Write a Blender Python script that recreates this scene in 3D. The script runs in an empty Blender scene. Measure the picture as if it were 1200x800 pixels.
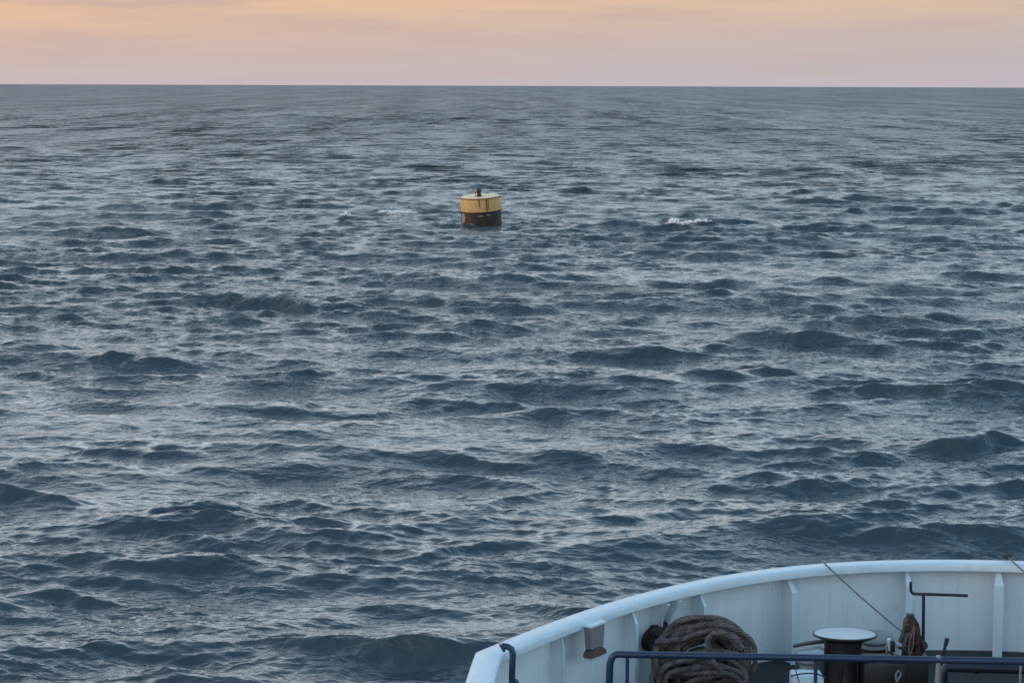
import bpy, bmesh, math, random
import numpy as np
from mathutils import Vector, Matrix, Euler

random.seed(7)
rng = np.random.default_rng(11)
scene = bpy.context.scene
COL = scene.collection
R = math.radians

# ------------------------------------------------------------------ camera
F = 2600.0                       # focal length in pixels of the 1200x800 frame
CAM_H = 15.0                     # bridge wing, 15 m above the sea
PITCH = math.atan(302.0 / F)
cam_d = bpy.data.cameras.new('camera')
cam = bpy.data.objects.new('camera', cam_d)
COL.objects.link(cam)
cam_d.sensor_width = 36.0
cam_d.lens = 36.0 * F / 1200.0
cam_d.clip_start = 0.1
cam_d.clip_end = 60000
cam.matrix_world = (Matrix.Translation((0, 0, CAM_H)) @ Matrix.Rotation(math.pi / 2 - PITCH, 4, 'X')
                    @ Matrix.Rotation(R(0.2), 4, 'Z'))
scene.camera = cam
CM = cam.matrix_world.to_3x3()


def ray(px, py):
    return CM @ Vector(((px - 600) / F, -(py - 400) / F, -1))


def at(px, py, z):
    """place on the level plane z that is seen at that spot of the frame"""
    d = ray(px, py)
    t = (z - CAM_H) / d.z
    return Vector((d.x * t, d.y * t, z))


def aty(px, py, y):
    """place on the upright plane y = const"""
    d = ray(px, py)
    t = y / d.y
    return Vector((d.x * t, y, CAM_H + d.z * t))


# ------------------------------------------------------------------ world
SUN_EL, SUN_AZ = 3.0, -104.0       # low sun, out of frame to the left
w = bpy.data.worlds.new('World')
scene.world = w
w.use_nodes = True
nt = w.node_tree
N, L = nt.nodes, nt.links
N.clear()


def node(tree, typ, **kw):
    n = tree.nodes.new(typ)
    for k, v in kw.items():
        if k.startswith('i_'):
            n.inputs[k[2:].replace('_', ' ')].default_value = v
        else:
            setattr(n, k, v)
    return n


def math_n(tree, op, a, b=None, c=None, clamp=False):
    n = tree.nodes.new('ShaderNodeMath')
    n.operation = op
    n.use_clamp = clamp
    for i, v in enumerate((a, b, c)):
        if v is None:
            continue
        if isinstance(v, (int, float)):
            n.inputs[i].default_value = v
        else:
            tree.links.new(v, n.inputs[i])
    return n.outputs[0]


def ramp(tree, fac, stops, interp='LINEAR'):
    n = tree.nodes.new('ShaderNodeValToRGB')
    n.color_ramp.interpolation = interp
    el = n.color_ramp.elements
    while len(el) < len(stops):
        el.new(0.5)
    for e, (p, c) in zip(el, stops):
        e.position = p
        e.color = (c[0], c[1], c[2], 1)
    if fac is not None:
        tree.links.new(fac, n.inputs[0])
    return n.outputs[0]


def mixc(tree, fac, a, b, blend='MIX'):
    n = tree.nodes.new('ShaderNodeMix')
    n.data_type = 'RGBA'
    n.blend_type = blend
    for sock, v in ((n.inputs[0], fac), (n.inputs[6], a), (n.inputs[7], b)):
        if isinstance(v, (int, float)):
            sock.default_value = v
        elif isinstance(v, tuple):
            sock.default_value = (v[0], v[1], v[2], 1)
        else:
            tree.links.new(v, sock)
    return n.outputs[2]


def lin(r, g, b):
    f = lambda c: (c / 255 / 12.92) if c / 255 <= 0.04045 else ((c / 255 + 0.055) / 1.055) ** 2.4
    return (f(r), f(g), f(b))


EXPOSURE = 1.0
SKY_STRENGTH = 0.12
tc = node(nt, 'ShaderNodeTexCoord')
sep = node(nt, 'ShaderNodeSeparateXYZ')
L.new(tc.outputs['Generated'], sep.inputs[0])
Xs, Ys, Zs = sep.outputs
sky = node(nt, 'ShaderNodeTexSky')
sky.sky_type = 'NISHITA'
sky.sun_disc = False
sky.sun_elevation = R(SUN_EL)
sky.sun_rotation = R(SUN_AZ)
sky.altitude = 10
sky.dust_density = 2.0
sky.ozone_density = 2.0
# thin evening cloud and haze low over the sea
K = 1.0 / (2 ** EXPOSURE) / SKY_STRENGTH
kk = lambda r, g, b, m=1.0: tuple(v * K * m for v in lin(r, g, b))
azf = math_n(nt, 'MULTIPLY_ADD', Xs, 1.8, 0.5, clamp=True)        # left 0 .. right 1
left = ramp(nt, math_n(nt, 'MULTIPLY', Zs, 10.0, clamp=True), [
    (0.0, kk(201, 187, 186)), (0.10, kk(210, 186, 178)), (0.22, kk(222, 187, 166)), (0.38, kk(241, 196, 154)),
    (0.60, kk(238, 230, 224)), (1.0, kk(234, 243, 252, 1.3))])
right = ramp(nt, math_n(nt, 'MULTIPLY', Zs, 10.0, clamp=True), [
    (0.0, kk(192, 184, 191)), (0.10, kk(190, 183, 187)), (0.22, kk(196, 184, 182)), (0.38, kk(215, 190, 168)),
    (0.60, kk(226, 226, 228)), (1.0, kk(228, 241, 252, 1.3))])
band = mixc(nt, azf, left, right)
# streaky cloud banks
mp = node(nt, 'ShaderNodeMapping')
mp.inputs['Scale'].default_value = (5.0, 5.0, 62.0)
L.new(tc.outputs['Generated'], mp.inputs[0])
ns = node(nt, 'ShaderNodeTexNoise')
ns.inputs['Scale'].default_value = 2.2
ns.inputs['Detail'].default_value = 7
ns.inputs['Roughness'].default_value = 0.55
L.new(mp.outputs[0], ns.inputs['Vector'])
cl = ramp(nt, ns.outputs[0], [(0.44, (0, 0, 0)), (0.72, (1, 1, 1))])
clm = math_n(nt, 'MULTIPLY', cl, math_n(nt, 'MULTIPLY_ADD', Zs, 9.0, 0.22, clamp=True))
band2 = mixc(nt, math_n(nt, 'MULTIPLY', clm, 1.5, clamp=True), band, kk(196, 172, 166))
# high cloud veil over the blue
mp2 = node(nt, 'ShaderNodeMapping')
mp2.inputs['Scale'].default_value = (1.2, 1.2, 3.5)
L.new(tc.outputs['Generated'], mp2.inputs[0])
ns2 = node(nt, 'ShaderNodeTexNoise')
ns2.inputs['Scale'].default_value = 2.0
ns2.inputs['Detail'].default_value = 5
L.new(mp2.outputs[0], ns2.inputs['Vector'])
veil = ramp(nt, ns2.outputs[0], [(0.40, (0, 0, 0)), (0.70, (1, 1, 1))])
blue = mixc(nt, 1.0, sky.outputs[0], (3.0, 3.3, 3.3), 'MULTIPLY')
upper = mixc(nt, math_n(nt, 'MULTIPLY_ADD', veil, 0.25, math_n(nt, 'MULTIPLY_ADD', Zs, -1.75, 1.15, clamp=True), clamp=True), blue, mixc(nt, azf, kk(232, 241, 250, 1.75), kk(218, 241, 255, 1.55)))
el = ramp(nt, math_n(nt, 'ABSOLUTE', Zs), [(0.045, (1, 1, 1)), (0.13, (0, 0, 0))], 'EASE')
final = mixc(nt, el, upper, band2)
bg = node(nt, 'ShaderNodeBackground')
bg.inputs['Strength'].default_value = SKY_STRENGTH
L.new(final, bg.inputs[0])
wo = node(nt, 'ShaderNodeOutputWorld')
L.new(bg.outputs[0], wo.inputs[0])

# ------------------------------------------------------------------ sun
sd = bpy.data.lights.new('sun', 'SUN')
sd.energy = 0.6
sd.angle = R(14)
sd.color = (1.0, 0.62, 0.36)
sun = bpy.data.objects.new('sun', sd)
COL.objects.link(sun)
sdir = Vector((math.sin(R(SUN_AZ)) * math.cos(R(SUN_EL)), math.cos(R(SUN_AZ)) * math.cos(R(SUN_EL)), math.sin(R(SUN_EL))))
sun.rotation_euler = sdir.to_track_quat('Z', 'Y').to_euler()
sun.location = (-40, 20, 30)

scene.view_settings.view_transform = 'Standard'
scene.view_settings.look = 'None'
scene.view_settings.gamma = 1
scene.view_settings.use_curve_mapping = False
scene.view_settings.exposure = EXPOSURE
scene.cycles.max_bounces = 6

# ------------------------------------------------------------------ materials


def mat(name):
    m = bpy.data.materials.new(name)
    m.use_nodes = True
    t = m.node_tree
    b = t.nodes['Principled BSDF']
    return m, t, b


def water_material():
    m, t, b = mat('sea_water')
    geo = t.nodes.new('ShaderNodeNewGeometry')
    b.inputs['Base Color'].default_value = (0.036, 0.059, 0.072, 1)
    b.inputs['IOR'].default_value = 1.38
    at_ = t.nodes.new('ShaderNodeAttribute')
    at_.attribute_name = 'lost'
    lfr = ramp(t, at_.outputs['Fac'], [(0.0, (0.06,) * 3), (0.6, (0.24,) * 3), (0.85, (0.34,) * 3), (1.0, (0.42,) * 3)])
    t.links.new(lfr, b.inputs['Roughness'])
    h = None
    # capillary ripples the mesh cannot hold
    for sc, amp, st in ((0.55, 0.15, 1.0), (1.3, 0.085, 1.0), (3.6, 0.020, 0.9), (9.0, 0.004, 0.8)):
        mp = t.nodes.new('ShaderNodeMapping')
        mp.inputs['Scale'].default_value = (0.75, 1.25, 1.0)
        mp.inputs['Rotation'].default_value = (0, 0, R(12 * sc))
        t.links.new(geo.outputs['Position'], mp.inputs[0])
        n = t.nodes.new('ShaderNodeTexNoise')
        n.inputs['Scale'].default_value = sc
        n.inputs['Detail'].default_value = 3
        n.inputs['Distortion'].default_value = 0.6
        t.links.new(mp.outputs[0], n.inputs['Vector'])
        s = math_n(t, 'ABSOLUTE', math_n(t, 'SUBTRACT', n.outputs[0], 0.5))
        s = math_n(t, 'MULTIPLY', s, -amp * 2.0)
        h = s if h is None else math_n(t, 'ADD', h, s)
    # wind patches: rippled in places, glassier between
    gp = t.nodes.new('ShaderNodeTexNoise')
    gp.inputs['Scale'].default_value = 0.16
    gp.inputs['Detail'].default_value = 4
    gp.inputs['Roughness'].default_value = 0.6
    t.links.new(geo.outputs['Position'], gp.inputs['Vector'])
    gr = t.nodes.new('ShaderNodeMapRange')
    gr.inputs['From Min'].default_value = 0.38
    gr.inputs['From Max'].default_value = 0.62
    gr.inputs['To Min'].default_value = 0.15
    gr.inputs['To Max'].default_value = 1.05
    t.links.new(gp.outputs[0], gr.inputs['Value'])
    h = math_n(t, 'MULTIPLY', h, gr.outputs[0])
    # middle distance: the short waves the mesh has dropped
    for sx, sy, lo, hi, am, rz in ((0.42, 0.60, 0.15, 0.62, 0.62, 17), (0.95, 1.2, 0.02, 0.35, 0.22, -23)):
        mp = t.nodes.new('ShaderNodeMapping')
        mp.inputs['Scale'].default_value = (sx, sy, 1.0)
        mp.inputs['Rotation'].default_value = (0, 0, R(rz))
        t.links.new(geo.outputs['Position'], mp.inputs[0])
        n = t.nodes.new('ShaderNodeTexNoise')
        n.inputs['Scale'].default_value = 1.0
        n.inputs['Detail'].default_value = 3
        n.inputs['Distortion'].default_value = 0.5
        t.links.new(mp.outputs[0], n.inputs['Vector'])
        mr = t.nodes.new('ShaderNodeMapRange')
        mr.inputs['From Min'].default_value = lo
        mr.inputs['From Max'].default_value = hi
        mr.inputs['To Max'].default_value = am
        t.links.new(at_.outputs['Fac'], mr.inputs['Value'])
        s = math_n(t, 'ABSOLUTE', math_n(t, 'SUBTRACT', n.outputs[0], 0.5))
        h = math_n(t, 'ADD', h, math_n(t, 'MULTIPLY', math_n(t, 'MULTIPLY', s, -2.0), mr.outputs[0]))
    # far off, where the mesh is too coarse for single waves: wave groups
    mp = t.nodes.new('ShaderNodeMapping')
    mp.inputs['Scale'].default_value = (1 / 10.0, 1 / 55.0, 1.0)
    t.links.new(geo.outputs['Position'], mp.inputs[0])
    n = t.nodes.new('ShaderNodeTexNoise')
    n.inputs['Scale'].default_value = 1.0
    n.inputs['Detail'].default_value = 4
    n.inputs['Roughness'].default_value = 0.6
    t.links.new(mp.outputs[0], n.inputs['Vector'])
    far = t.nodes.new('ShaderNodeMapRange')
    far.inputs['From Min'].default_value = 0.55
    far.inputs['From Max'].default_value = 1.0
    far.inputs['To Max'].default_value = 36.0
    t.links.new(at_.outputs['Fac'], far.inputs['Value'])
    h = math_n(t, 'ADD', h, math_n(t, 'MULTIPLY', n.outputs[0], far.outputs[0]))
    mp = t.nodes.new('ShaderNodeMapping')
    mp.inputs['Scale'].default_value = (1 / 45.0, 1 / 420.0, 1.0)
    t.links.new(geo.outputs['Position'], mp.inputs[0])
    n = t.nodes.new('ShaderNodeTexNoise')
    n.inputs['Scale'].default_value = 1.0
    n.inputs['Detail'].default_value = 3
    t.links.new(mp.outputs[0], n.inputs['Vector'])
    n3 = t.nodes.new('ShaderNodeTexNoise')
    mp3 = t.nodes.new('ShaderNodeMapping')
    mp3.inputs['Scale'].default_value = (1 / 17.0, 1 / 150.0, 1.0)
    t.links.new(geo.outputs['Position'], mp3.inputs[0])
    n3.inputs['Scale'].default_value = 1.0
    n3.inputs['Detail'].default_value = 4
    t.links.new(mp3.outputs[0], n3.inputs['Vector'])
    far3 = t.nodes.new('ShaderNodeMapRange')
    far3.inputs['From Min'].default_value = 0.82
    far3.inputs['To Max'].default_value = 55.0
    t.links.new(at_.outputs['Fac'], far3.inputs['Value'])
    h = math_n(t, 'ADD', h, math_n(t, 'MULTIPLY', n3.outputs[0], far3.outputs[0]))
    far2 = t.nodes.new('ShaderNodeMapRange')
    far2.inputs['From Min'].default_value = 0.93
    far2.inputs['To Max'].default_value = 40.0
    t.links.new(at_.outputs['Fac'], far2.inputs['Value'])
    h = math_n(t, 'ADD', h, math_n(t, 'MULTIPLY', n.outputs[0], far2.outputs[0]))
    bump = t.nodes.new('ShaderNodeBump')
    bump.inputs['Strength'].default_value = 1.0
    bump.inputs['Distance'].default_value = 1.0
    t.links.new(h, bump.inputs['Height'])
    # distant chop: the facets one sees tilt to and fro by wave group
    mp4 = t.nodes.new('ShaderNodeMapping')
    mp4.inputs['Scale'].default_value = (1 / 42.0, 1 / 620.0, 1.0)
    mp4.inputs['Rotation'].default_value = (0, 0, R(1.5))
    t.links.new(geo.outputs['Position'], mp4.inputs[0])
    n4 = t.nodes.new('ShaderNodeTexNoise')
    n4.inputs['Scale'].default_value = 1.0
    n4.inputs['Detail'].default_value = 6
    n4.inputs['Roughness'].default_value = 0.86
    t.links.new(mp4.outputs[0], n4.inputs['Vector'])
    m4 = t.nodes.new('ShaderNodeMapRange')
    m4.inputs['From Min'].default_value = 0.72
    m4.inputs['From Max'].default_value = 0.97
    m4.inputs['To Max'].default_value = 2.0
    t.links.new(at_.outputs['Fac'], m4.inputs['Value'])
    ty = math_n(t, 'MULTIPLY', math_n(t, 'SUBTRACT', n4.outputs[0], 0.58), m4.outputs[0])
    cv = t.nodes.new('ShaderNodeCombineXYZ')
    t.links.new(ty, cv.inputs[1])
    va = t.nodes.new('ShaderNodeVectorMath')
    va.operation = 'ADD'
    t.links.new(bump.outputs[0], va.inputs[0])
    t.links.new(cv.outputs[0], va.inputs[1])
    vn = t.nodes.new('ShaderNodeVectorMath')
    vn.operation = 'NORMALIZE'
    t.links.new(va.outputs[0], vn.inputs[0])
    t.links.new(vn.outputs[0], b.inputs['Normal'])
    return m


def paint(name, base, rough=0.4, streak=0.15, rust=0.0, metal=0.0, scale=1.0, bump=0.003, rustcol=(0.11, 0.035, 0.014)):
    m, t, b = mat(name)
    geo = t.nodes.new('ShaderNodeNewGeometry')
    n = t.nodes.new('ShaderNodeTexNoise')
    n.inputs['Scale'].default_value = 2.2 * scale
    n.inputs['Detail'].default_value = 8
    n.inputs['Roughness'].default_value = 0.65
    t.links.new(geo.outputs['Position'], n.inputs['Vector'])
    mp = t.nodes.new('ShaderNodeMapping')
    mp.inputs['Scale'].default_value = (9 * scale, 9 * scale, 0.5 * scale)
    t.links.new(geo.outputs['Position'], mp.inputs[0])
    n2 = t.nodes.new('ShaderNodeTexNoise')
    n2.inputs['Scale'].default_value = 1.3
    n2.inputs['Detail'].default_value = 5
    t.links.new(mp.outputs[0], n2.inputs['Vector'])
    dark = tuple(v * 0.55 for v in base)
    f1 = math_n(t, 'MULTIPLY', ramp(t, n.outputs[0], [(0.42, (0, 0, 0)), (0.75, (1, 1, 1))]), streak * 2)
    c = mixc(t, f1, base, dark)
    f2 = math_n(t, 'MULTIPLY', ramp(t, n2.outputs[0], [(0.5, (0, 0, 0)), (0.72, (1, 1, 1))]), streak * 2)
    c = mixc(t, f2, c, tuple(v * 0.6 for v in base))
    if rust > 0:
        n3 = t.nodes.new('ShaderNodeTexNoise')
        n3.inputs['Scale'].default_value = 5.0 * scale
        n3.inputs['Detail'].default_value = 9
        n3.inputs['Roughness'].default_value = 0.7
        mp3 = t.nodes.new('ShaderNodeMapping')
        mp3.inputs['Scale'].default_value = (1.6, 1.6, 0.5)
        t.links.new(geo.outputs['Position'], mp3.inputs[0])
        t.links.new(mp3.outputs[0], n3.inputs['Vector'])
        lo = 0.72 - 0.35 * rust
        fr = ramp(t, n3.outputs[0], [(lo, (0, 0, 0)), (lo + 0.08, (1, 1, 1))])
        c = mixc(t, math_n(t, 'MULTIPLY', fr, 0.85), c, rustcol)
    t.links.new(c, b.inputs['Base Color'])
    b.inputs['Roughness'].default_value = rough
    b.inputs['Metallic'].default_value = metal
    bp = t.nodes.new('ShaderNodeBump')
    bp.inputs['Distance'].default_value = bump
    t.links.new(n.outputs[0], bp.inputs['Height'])
    t.links.new(bp.outputs[0], b.inputs['Normal'])
    return m


def rope_material(name, base, light):
    m, t, b = mat(name)
    tcn = t.nodes.new('ShaderNodeTexCoord')
    wv = t.nodes.new('ShaderNodeTexWave')
    wv.wave_type = 'BANDS'
    wv.bands_direction = 'DIAGONAL'
    wv.inputs['Scale'].default_value = 0.4
    wv.inputs['Distortion'].default_value = 0.8
    t.links.new(tcn.outputs['UV'], wv.inputs['Vector'])
    n = t.nodes.new('ShaderNodeTexNoise')
    n.inputs['Scale'].default_value = 9
    n.inputs['Detail'].default_value = 8
    t.links.new(tcn.outputs['Object'], n.inputs['Vector'])
    c = mixc(t, ramp(t, n.outputs[0], [(0.35, (0, 0, 0)), (0.7, (1, 1, 1))]), base, light)
    c = mixc(t, math_n(t, 'MULTIPLY', wv.outputs[1], 0.22), c, tuple(v * 0.4 for v in base))
    t.links.new(c, b.inputs['Base Color'])
    b.inputs['Roughness'].default_value = 0.85
    bp = t.nodes.new('ShaderNodeBump')
    bp.inputs['Distance'].default_value = 0.008
    t.links.new(wv.outputs[1], bp.inputs['Height'])
    t.links.new(bp.outputs[0], b.inputs['Normal'])
    return m


M_WATER = water_material()
M_WHITE = paint('white_ship_paint', (0.69, 0.78, 0.83), 0.42, 0.11, 0.20, bump=0.012)
M_CAP = paint('white_cap_paint', (0.56, 0.69, 0.76), 0.38, 0.12, 0.22)
M_DECK = paint('dark_deck_paint', (0.018, 0.020, 0.023), 0.7, 0.2, 0.1)
M_HULL = paint('hull_paint', (0.55, 0.58, 0.60), 0.4, 0.15, 0.2)
M_BLUE = paint('blue_rail_paint', (0.017, 0.038, 0.088), 0.35, 0.2, 0.05)
M_BLACK = paint('black_paint', (0.012, 0.012, 0.014), 0.45, 0.1, 0.1)
M_DKBLUE = paint('dark_navy_paint', (0.010, 0.015, 0.035), 0.4, 0.1)
M_RUSTY = paint('rusty_machinery', (0.024, 0.018, 0.016), 0.75, 0.2, 0.7, bump=0.01, rustcol=(0.050, 0.024, 0.015))
M_REDOX = paint('red_oxide', (0.085, 0.030, 0.026), 0.7, 0.2, 0.3)
M_GREY = paint('grey_paint', (0.21, 0.22, 0.235), 0.5, 0.15, 0.15)
M_LOCKER = paint('locker_paint', (0.16, 0.19, 0.21), 0.6, 0.2)
M_STEEL = paint('worn_steel', (0.50, 0.55, 0.58), 0.45, 0.12, 0.05)
M_WIRE = paint('wire_rope', (0.07, 0.075, 0.085), 0.5, 0.1)
M_ROPE = rope_material('old_hawser', (0.060, 0.052, 0.052), (0.19, 0.165, 0.16))
M_TWINE = rope_material('thin_twine', (0.16, 0.13, 0.10), (0.30, 0.25, 0.20))
M_YELLOW = paint('buoy_yellow', (0.66, 0.38, 0.13), 0.6, 0.32, 0.42, scale=0.8, bump=0.01)
M_BUOYTOP = paint('buoy_top_paint', (0.86, 0.64, 0.36), 0.5, 0.10, 0.02, scale=0.6)
M_BUOYBLK = paint('buoy_fouled_black', (0.030, 0.018, 0.013), 0.6, 0.2, 0.35, scale=0.8, bump=0.02)
M_BARNACLE = paint('buoy_scale', (0.34, 0.24, 0.17), 0.8, 0.2, 0.2)
M_FOOT = paint('brown_worn_steel', (0.11, 0.085, 0.075), 0.7, 0.25, 0.3)
M_HOUSING = paint('mid_grey_paint', (0.20, 0.21, 0.23), 0.5, 0.2, 0.2)
M_OUTLINE = paint('rust_band', (0.14, 0.06, 0.03), 0.8, 0.2, 0.5)


def foam_material():
    m, t, b = mat('sea_foam')
    b.inputs['Base Color'].default_value = (0.92, 0.89, 0.88, 1)
    b.inputs['Roughness'].default_value = 0.7
    b.inputs['Subsurface Weight'].default_value = 0.2
    b.inputs['Subsurface Radius'].default_value = (0.1, 0.1, 0.1)
    return m


M_FOAM = foam_material()

# ------------------------------------------------------------------ object helpers


def link(name, mesh, m=None, parent=None, smooth=False):
    o = bpy.data.objects.new(name, mesh)
    COL.objects.link(o)
    if m:
        mesh.materials.append(m)
    if parent is not None:
        o.parent = parent
    if smooth:
        mesh.shade_smooth()
    return o


def tag(o, label=None, cat=None, group=None, kind=None):
    if label:
        o['label'] = label
    if cat:
        o['category'] = cat
    if group:
        o['group'] = group
    if kind:
        o['kind'] = kind
    return o


def thing(name, label, cat, loc=(0, 0, 0), group=None):
    o = bpy.data.objects.new(name, None)
    o.empty_display_size = 0.3
    COL.objects.link(o)
    o.location = loc
    bpy.context.view_layer.update()
    return tag(o, label, cat, group)


class MB:
    """collects shapes in world coordinates; build() links one mesh under its parent"""

    def __init__(self):
        self.bm = bmesh.new()
        self.uv = self.bm.loops.layers.uv.new('UVMap')

    def box(self, c, s, rot=None, bev=0.0):
        mtx = Matrix.Translation(Vector(c))
        if rot is not None:
            mtx = mtx @ (rot.to_4x4() if hasattr(rot, 'to_4x4') else Euler(rot).to_matrix().to_4x4())
        mtx = mtx @ Matrix.Diagonal((s[0], s[1], s[2], 1))
        g = bmesh.ops.create_cube(self.bm, size=1.0, matrix=mtx)
        if bev > 0:
            es = list({e for v in g['verts'] for e in v.link_edges})
            bmesh.ops.bevel(self.bm, geom=es, offset=bev, segments=2, affect='EDGES', profile=0.5)
        return self

    def lathe(self, c, prof, n=32, axis=(0, 0, 1), closed=False):
        """prof: list of (radius, height along axis)"""
        q = Vector(axis).normalized().to_track_quat('Z', 'Y').to_matrix()
        c = Vector(c)
        rings = []
        for r, h in prof:
            if r < 1e-6:
                rings.append([self.bm.verts.new(c + q @ Vector((0, 0, h)))])
            else:
                rings.append([self.bm.verts.new(c + q @ Vector((r * math.cos(2 * math.pi * k / n),
                                                                r * math.sin(2 * math.pi * k / n), h)))
                              for k in range(n)])
        prs = list(zip(rings, rings[1:]))
        if closed:
            prs.append((rings[-1], rings[0]))
        for a, b in prs:
            for k in range(n):
                k2 = (k + 1) % n
                vs = ([a[0]] if len(a) == 1 else [a[k], a[k2]]) + ([b[0]] if len(b) == 1 else [b[k2], b[k]])
                if len(vs) >= 3:
                    self.bm.faces.new(vs)
        return self

    def cyl(self, a, b, r, n=16, r2=None):
        a, b = Vector(a), Vector(b)
        h = (b - a).length
        r2 = r if r2 is None else r2
        return self.lathe(a, [(0, 0), (r, 0), (r2, h), (0, h)], n, (b - a))

    def tube(self, pts, r, n=8, closed=False, caps=True, rfun=None):
        pts = [Vector(p) for p in pts]
        m = len(pts)
        up = None
        rings = []
        dist = 0.0
        ds = []
        for i, p in enumerate(pts):
            if i:
                dist += (p - pts[i - 1]).length
            ds.append(dist)
            a = pts[i - 1] if (i > 0 or closed) else p
            b = pts[(i + 1) % m] if (i < m - 1 or closed) else p
            t = (b - a).normalized()
            if up is None:
                ref = Vector((0, 0, 1)) if abs(t.z) < 0.9 else Vector((0, 1, 0))
                up = (ref - t * ref.dot(t)).normalized()
            else:
                up = (up - t * up.dot(t)).normalized()
            sd_ = t.cross(up)
            rr = r if rfun is None else rfun(i / max(1, m - 1)) * r
            rings.append([self.bm.verts.new(p + (up * math.cos(2 * math.pi * k / n) + sd_ * math.sin(2 * math.pi * k / n)) * rr)
                          for k in range(n)])
        prs = [(i, i + 1) for i in range(m - 1)] + ([(m - 1, 0)] if closed else [])
        for i, j in prs:
            for k in range(n):
                k2 = (k + 1) % n
                f = self.bm.faces.new((rings[i][k], rings[i][k2], rings[j][k2], rings[j][k]))
                u0, u1 = ds[i] / r, (ds[j] if j else dist + 0.05) / r
                for lp, (uu, vv) in zip(f.loops, ((u0, k), (u0, k + 1), (u1, k + 1), (u1, k))):
                    lp[self.uv].uv = (uu * 0.9, vv * 6.283 / n * 1.2)
        if caps and not closed:
            self.bm.faces.new(rings[0][::-1])
            self.bm.faces.new(rings[-1])
        return self

    def prism(self, poly, offset):
        """poly: 3d points in a plane, extruded by offset vector"""
        off = Vector(offset)
        a = [self.bm.verts.new(Vector(p)) for p in poly]
        b = [self.bm.verts.new(Vector(p) + off) for p in poly]
        self.bm.faces.new(a[::-1])
        self.bm.faces.new(b)
        k = len(a)
        for i in range(k):
            self.bm.faces.new((a[i], a[(i + 1) % k], b[(i + 1) % k], b[i]))
        return self

    def sweep(self, path, normals, prof, cap=True):
        """prof: closed list of (outward offset, z offset)"""
        rings = []
        for p, nn in zip(path, normals):
            rings.append([self.bm.verts.new(Vector(p) + Vector(nn) * a + Vector((0, 0, z))) for a, z in prof])
        k = len(prof)
        for r0, r1 in zip(rings, rings[1:]):
            for i in range(k):
                self.bm.faces.new((r0[i], r0[(i + 1) % k], r1[(i + 1) % k], r1[i]))
        if cap:
            self.bm.faces.new(rings[0][::-1])
            self.bm.faces.new(rings[-1])
        return self

    def build(self, name, m, parent=None, smooth=True, angle=38, label=None):
        bmesh.ops.recalc_face_normals(self.bm, faces=self.bm.faces)
        if parent is not None:
            bpy.context.view_layer.update()
            pm = parent.matrix_world.inverted()
            bmesh.ops.transform(self.bm, matrix=pm, verts=self.bm.verts)
        me = bpy.data.meshes.new(name)
        self.bm.to_mesh(me)
        self.bm.free()
        o = link(name, me, m, parent)
        if smooth:
            me.shade_smooth()
            try:
                me.set_sharp_from_angle(angle=R(angle))
            except Exception:
                pass
        if label:
            o['label'] = label
        return o


# ------------------------------------------------------------------ the sea
NW = 300
lam = np.exp(np.linspace(math.log(0.16), math.log(26.0), NW)) * rng.uniform(0.96, 1.04, NW)
kw = 2 * np.pi / lam
# slope density per wave: flat through the middle of the spectrum
octs = math.log2(26.0 / 0.16) / NW
sv = np.where(lam > 9, 0.0058 * (9 / lam) ** 1.2, np.where(lam > 3.5, 0.0085, np.where(lam > 0.5, 0.0185, 0.0090))) * octs
amp = np.sqrt(2 * sv) / kw
spread = np.where(lam > 4, 0.24, np.where(lam > 1.5, 0.42, 0.58))
theta = R(-90) + R(10) * np.where(rng.uniform(0, 1, NW) < 0.65, 1.0, -1.6) + rng.normal(0, 1, NW) * spread
kx, ky = kw * np.cos(theta), kw * np.sin(theta)
ph = rng.uniform(0, 2 * np.pi, NW)

RIDGES = [  # crest seen at (px, py), width px, height of the dark face px
    (390, 470, 190, 20), (560, 470, 190, 18), (725, 482, 130, 18), (300, 350, 150, 24), (400, 355, 90, 15),
    (670, 372, 130, 14), (100, 297, 110, 9), (225, 300, 70, 8), (430, 254, 110, 11), (592, 327, 60, 10),
    (505, 390, 80, 6), (1115, 372, 180, 12), (800, 330, 100, 10), (920, 405, 110, 12), (340, 443, 80, 10),
    (70, 373, 60, 8), (270, 525, 160, 18), (130, 528, 100, 13), (40, 572, 140, 28), (165, 595, 120, 22),
    (975, 528, 150, 18), (1115, 525, 130, 13), (1110, 560, 240, 19), (950, 566, 140, 15), (1050, 585, 120, 9), (790, 598, 220, 25),
    (330, 640, 180, 16), (500, 645, 150, 16), (670, 690, 160, 32), (790, 658, 80, 13), (1060, 630, 90, 11),
    (140, 695, 130, 20), (110, 758, 190, 18), (380, 762, 240, 14), (875, 268, 110, 10), (1030, 460, 90, 11),
    (930, 443, 90, 10), (630, 545, 140, 12), (60, 430, 150, 9), (830, 480, 90, 9), (180, 350, 60, 8),
    (1000, 300, 120, 6), (1140, 240, 110, 5), (700, 245, 90, 4), (250, 215, 110, 4), (80, 235, 110, 4),
    (930, 225, 130, 4), (560, 205, 120, 4), (420, 195, 90, 3), (760, 300, 80, 5), (330, 265, 80, 5),
]
RW = []
for px, py, wd, hp in RIDGES:
    c = at(px, py + hp * 0.35, 0.0)
    d = c.length
    sdep = CAM_H / math.hypot(c.y, CAM_H)
    H = hp * d / F / (1 + 2.6 * sdep)
    H *= 0.62 if py < 330 else (0.8 if py < 420 else 1.0)
    RW.append((c.x, c.y, wd * d / F * 0.85, min(H * 0.62, 0.38), rng.uniform(0, 6.28), rng.uniform(-0.12, 0.12)))


def lowfreq(x, y, s):
    return (np.sin(x * s + 1.3 * np.sin(y * s * 0.7 + 1)) * np.cos(y * s * 1.1 + 1.7 * np.sin(x * s * 0.6 + 2)))


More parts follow.
